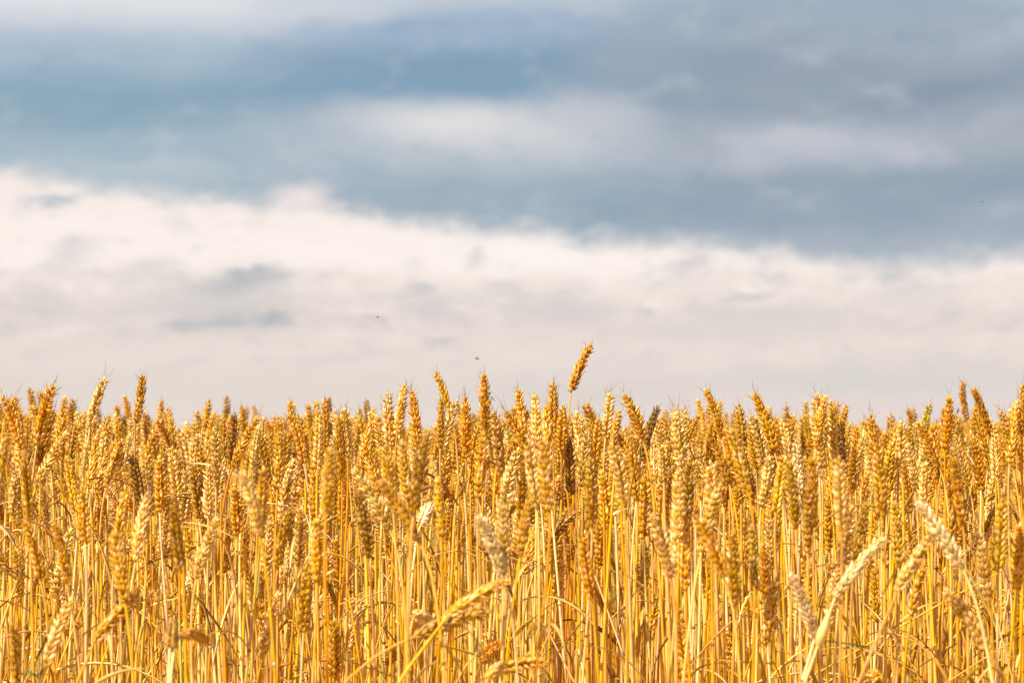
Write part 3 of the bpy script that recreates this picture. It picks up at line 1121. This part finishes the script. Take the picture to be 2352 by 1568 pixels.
FL = "insects flying against the sky"
fly("flying_insect", at(868, 728, 3.9), 0.0042, (0.2, 0.1, 0.5), "small olive brown insect flying in front of grey cloud, left of the other two", M_TAN, group=FL)
fly("flying_insect", at(1095, 823, 3.4), 0.0056, (0.1, -0.2, 2.6), "pale tan insect flying lowest, between the slim golden ear and the tallest ear", M_TAN, group=FL)
fly("flying_insect", at(2256, 464, 4.4), 0.0040, (0.3, 0.2, 1.0), "dark insect flying high at the right against blue grey cloud", M_BUG, group=FL)
zf = lambda z, x, y: ((ZONES[z][0] + x * 0.5952) * 2352 / 4096, (ZONES[z][1] + y * 0.5952) * 2352 / 4096)
fly("beetle", at(*zf("C", 1690, 566), 5.2), 0.0075, (0.4, -1.0, 0.3), "black beetle hanging at the left side of the yellow green ear", M_BUG, wings=False)
fly("beetle", at(*zf("C", 1909, 572), 3.85), 0.0065, (0.4, -1.2, 0.2), "black beetle on the tip of an amber ear, right of the green ear", M_BUG, wings=False)
a, b = at(*zf("B", 1030, 480), 3.92), at(*zf("B", 1060, 510), 3.92)
dv = np.array(b - a)
V, Q = join([tube([np.array((0, 0, 0)) + dv * k for k in (0.0, 0.03, 0.1, 0.16, 0.2, 0.5, 0.8, 0.97, 1.0)], np.array([0.3, 0.75, 0.95, 0.7, 0.42, 0.45, 0.38, 0.26, 0.08]) * 0.001, 8)])
o = new_obj("damselfly", mesh_from("damselfly", V, Q, [M_GREEN]))
o.location = a
o["label"] = "tiny dark green thin insect perched right of the slim golden ear"
o["category"] = "insect"

# ------------------------------------------------------------------ the rest of the crop: far too many to count, one object
LOD1 = []
for bend in (0.0, 0.25, 0.5):
    for spin in (0, 45, 90):
        a = ear_arrays(R(spin), bend, 500 + len(LOD1), [0, 0.22, 0.5, 0.8, 1.0], 5, 3, 3, 0.4)
        LOD1.append(a)
LOD2 = [ear_arrays(R(s), b, 700 + int(s), [0, 0.4, 1.0], 4, 2, 3, 0.0) for s in (0, 50, 90) for b in (0.0, 0.3)]
SKYLINE = np.array([(-600, 930), (0, 905), (100, 912), (250, 935), (340, 925), (415, 960), (480, 925), (600, 942), (750, 920), (870, 930), (970, 955), (1050, 930), (1300, 925), (1440, 960), (1530, 930), (1700, 940), (1900, 928), (2000, 950), (2100, 952), (2200, 930), (2352, 930), (3000, 935)], float)
cV, cQ, cS, cT, cM = [], [], [], [], []
cn = 0


def put(V, Q, S, tone4, mi):
    global cn
    cV.append(V.astype(np.float32)); cQ.append(Q + cn); cS.append(S.astype(np.float32))
    cT.append(np.tile(np.array(tone4, np.float32), (len(V), 1)))
    cM.append(np.full(len(Q), mi, np.int32))
    cn += len(V)


TQ = list("ppppggggaatbt")


def crop_plant(x, y, ztip, lod, L=None, lean=None):
    L = L or random.uniform(0.072, 0.098)
    a = random.gauss(0, 0.17) if lean is None else lean
    b = random.gauss(0, 0.14)
    ax = np.array([math.sin(a), math.sin(b), math.cos(a) * math.cos(b)]); ax = unit(ax)
    T = np.array([x, y, ztip])
    B = T - ax * L
    tone = random.choice(TQ)
    src = random.choice(LOD1 if lod == 1 else LOD2)
    q = random.uniform(0, 6.28)
    dn = np.array([math.cos(q), math.sin(q), 0.0])
    if abs(a) + abs(b) > 0.2:
        dn = np.array([0, 0, -1.0])
    dn = unit(dn - ax * dn.dot(ax))
    yv = np.cross(ax, dn)
    sl = L / EARL
    sw = random.uniform(0.78, 1.12)
    Mx = np.stack([dn * sw, yv * sw, ax * sl], 1)
    put(src[0] @ Mx.T + B, src[1], src[2], (*jitter(TONE[tone], 0.09), SOOT[tone] * random.uniform(0.5, 1.1)), 0)
    if lod == 1 and len(src[3]):
        put(src[3] @ Mx.T + B, src[4], src[5], (0.34, 0.20, 0.09, 0), 1)
    k = random.uniform(0.05, 0.2)
    root = np.array([B[0] - ax[0] * k + random.gauss(0, 0.045), B[1] - ax[1] * k + random.gauss(0, 0.03), 0])
    stem(root, B, ax, random.uniform(0.0013, 0.0020), 5 if lod == 1 else 4)


def stem(root, B, ax, rad, segs):
    P1 = B - ax * 0.07
    P2 = root + (B - root) * 0.5
    tt = 1 - (1 - np.linspace(0, 1, 8)) ** 1.3
    P = [root * (1 - t_) ** 3 + P2 * 3 * t_ * (1 - t_) ** 2 + P1 * 3 * t_ ** 2 * (1 - t_) + B * t_ ** 3 for t_ in tt]
    V, Q = tube(P, np.linspace(rad * 1.3, rad * 0.75, 8), segs)
    h = np.repeat(np.clip(rng.normal(0.5, 0.07, 8), 0, 1), segs)
    S = np.stack([h, np.zeros(len(V)), np.full(len(V), random.random()), np.ones(len(V))], 1)
    put(V, Q, S, (*jitter(random.choice(STEMTONE), 0.1), 0), 1)
    if segs >= 5 and random.random() < 0.4:
        i = random.randint(2, 4)
        T_ = unit(P[i + 1] - P[i - 1])
        c = P[i] + T_ * random.uniform(-0.02, 0.02) * 0
        V, Q = tube([c + T_ * z for z in (-0.0022, -0.0012, 0.0012, 0.0022)], np.array([0.95, 1.4, 1.4, 0.9]) * rad * 1.1, 6)
        put(V, Q, np.tile([0.5, 0, 0.5, 1], (len(V), 1)), random.choice([(0.46, 0.44, 0.20, 0), (0.28, 0.13, 0.04, 0), (0.36, 0.19, 0.06, 0), (0.55, 0.53, 0.34, 0)]), 1)


def half_width(d):
    return d * 0.18


def skyz(x, y, dy):
    px = 1176 + PXU * x / y
    return EYE.z + (985 - np.interp(px, SKYLINE[:, 0], SKYLINE[:, 1]) - dy) * y / PXU


for (d0, d1, den, lod) in ((4.3, 6.2, 300, 1), (6.2, 9.5, 170, 2), (9.5, 17.0, 80, 2)):
    n = int(den * (d1 - d0) * (half_width((d0 + d1) / 2) * 2 + 1.3))
    for _ in range(n):
        y = random.uniform(d0, d1)
        x = random.uniform(-1, 1) * (half_width(y) + 0.65)
        if lod == 1:
            dy = 10 + abs(random.gauss(6, 30)) - (random.uniform(20, 46) if random.random() < 0.13 else 0) + (random.uniform(0, 180) if random.random() < 0.55 else 0)
        elif y < 9.5:
            dy = 27 + abs(random.gauss(0, 16)) + (random.uniform(0, 80) if random.random() < 0.3 else 0)
        else:
            dy = 40 + abs(random.gauss(0, 10))
        z = skyz(x, y, dy)
        z = min(max(z, 0.72), 0.985)
        crop_plant(x, y, z, lod)
# the crop just outside the picture, beside the near rows
for _ in range(330):
    y = random.uniform(2.9, 4.3)
    x = (half_width(y) + 0.05 + random.uniform(0, 0.6)) * random.choice((-1, 1))
    crop_plant(x, y, 0.835 + random.gauss(0, 0.03) + (y - 3) * 0.03, 1)
# low late tillers and bare stems between the near rows
for _ in range(330):
    y = random.uniform(3.7, 4.6)
    x = random.uniform(-1, 1) * (half_width(y) + 0.3)
    h = random.uniform(0.66, 0.80)
    a = random.gauss(0, 0.06)
    B = np.array([x, y, h])
    stem(np.array([x + random.gauss(0, 0.03), y + random.gauss(0, 0.03), 0.0]), B, unit(np.array([a, random.gauss(0, 0.05), 1])), random.uniform(0.0014, 0.0024), 6)
for _ in range(90):
    y = random.uniform(4.0, 5.2)
    x = random.uniform(-1, 1) * (half_width(y) + 0.3)
    crop_plant(x, y, random.uniform(0.62, 0.80), 1, random.uniform(0.045, 0.07), random.gauss(0, 0.35))
for _ in range(110):
    y = random.uniform(3.5, 4.6)
    x = random.uniform(-1, 1) * (half_width(y) + 0.2)
    h = random.uniform(0.55, 0.72)
    a = random.gauss(0, 0.45)
    B = np.array([x, y, h])
    stem(np.array([x - math.tan(a) * h * 0.8, y + random.gauss(0, 0.06), 0.0]), B, unit(np.array([math.sin(a), 0, math.cos(a)])), random.uniform(0.0010, 0.0018), 6)
# dry leaves caught between the stems
for _ in range(1500):
    y = random.uniform(3.6, 7.0)
    x = random.uniform(-1, 1) * (half_width(y) + 0.4)
    a = random.uniform(0, 6.28)
    V, Q = leaf_arrays((x, y, random.uniform(0.46, 0.76)), (math.cos(a), math.sin(a) * 0.6, random.uniform(-0.5, 1.8)), random.uniform(0.08, 0.2), random.uniform(0.003, 0.007), random.uniform(0.2, 2.4), random.uniform(-3, 3))
    S = np.tile([random.uniform(0.3, 0.6), 0.3, random.random(), 1], (len(V), 1))
    put(V, Q, S, (*jitter(random.choice([(0.56, 0.34, 0.13), (0.34, 0.18, 0.06), (0.70, 0.48, 0.22), (0.48, 0.28, 0.09), (0.66, 0.42, 0.16)]), 0.12), 0), 1)

me = mesh_from("wheat_crop", np.concatenate(cV), np.concatenate(cQ), [M_EARC, M_STEMC], np.concatenate(cS), np.concatenate(cT), np.concatenate(cM))
crop = new_obj("wheat_crop", me)
crop["label"] = "mass of ripe golden wheat filling the field behind the front rows"
crop["category"] = "wheat field"
crop["kind"] = "stuff"
print("crop faces", len(me.polygons), "things", len(things))

# ------------------------------------------------------------------ ground
gv = []
N = 40
xs = np.sign(np.linspace(-1, 1, N)) * np.abs(np.linspace(-1, 1, N)) ** 3 * 1500
for yy in xs:
    for xx in xs:
        r_ = math.hypot(xx, yy)
        gv.append((xx, yy, 0.012 * math.sin(xx * 2.1) * math.cos(yy * 1.7) * math.exp(-r_ / 30)))
gq = [(j * N + i, j * N + i + 1, (j + 1) * N + i + 1, (j + 1) * N + i) for j in range(N - 1) for i in range(N - 1)]
ground = new_obj("ground", mesh_from("ground", gv, gq, [soil]))
ground["kind"] = "structure"
ground["label"] = "dry brown soil under the wheat field"
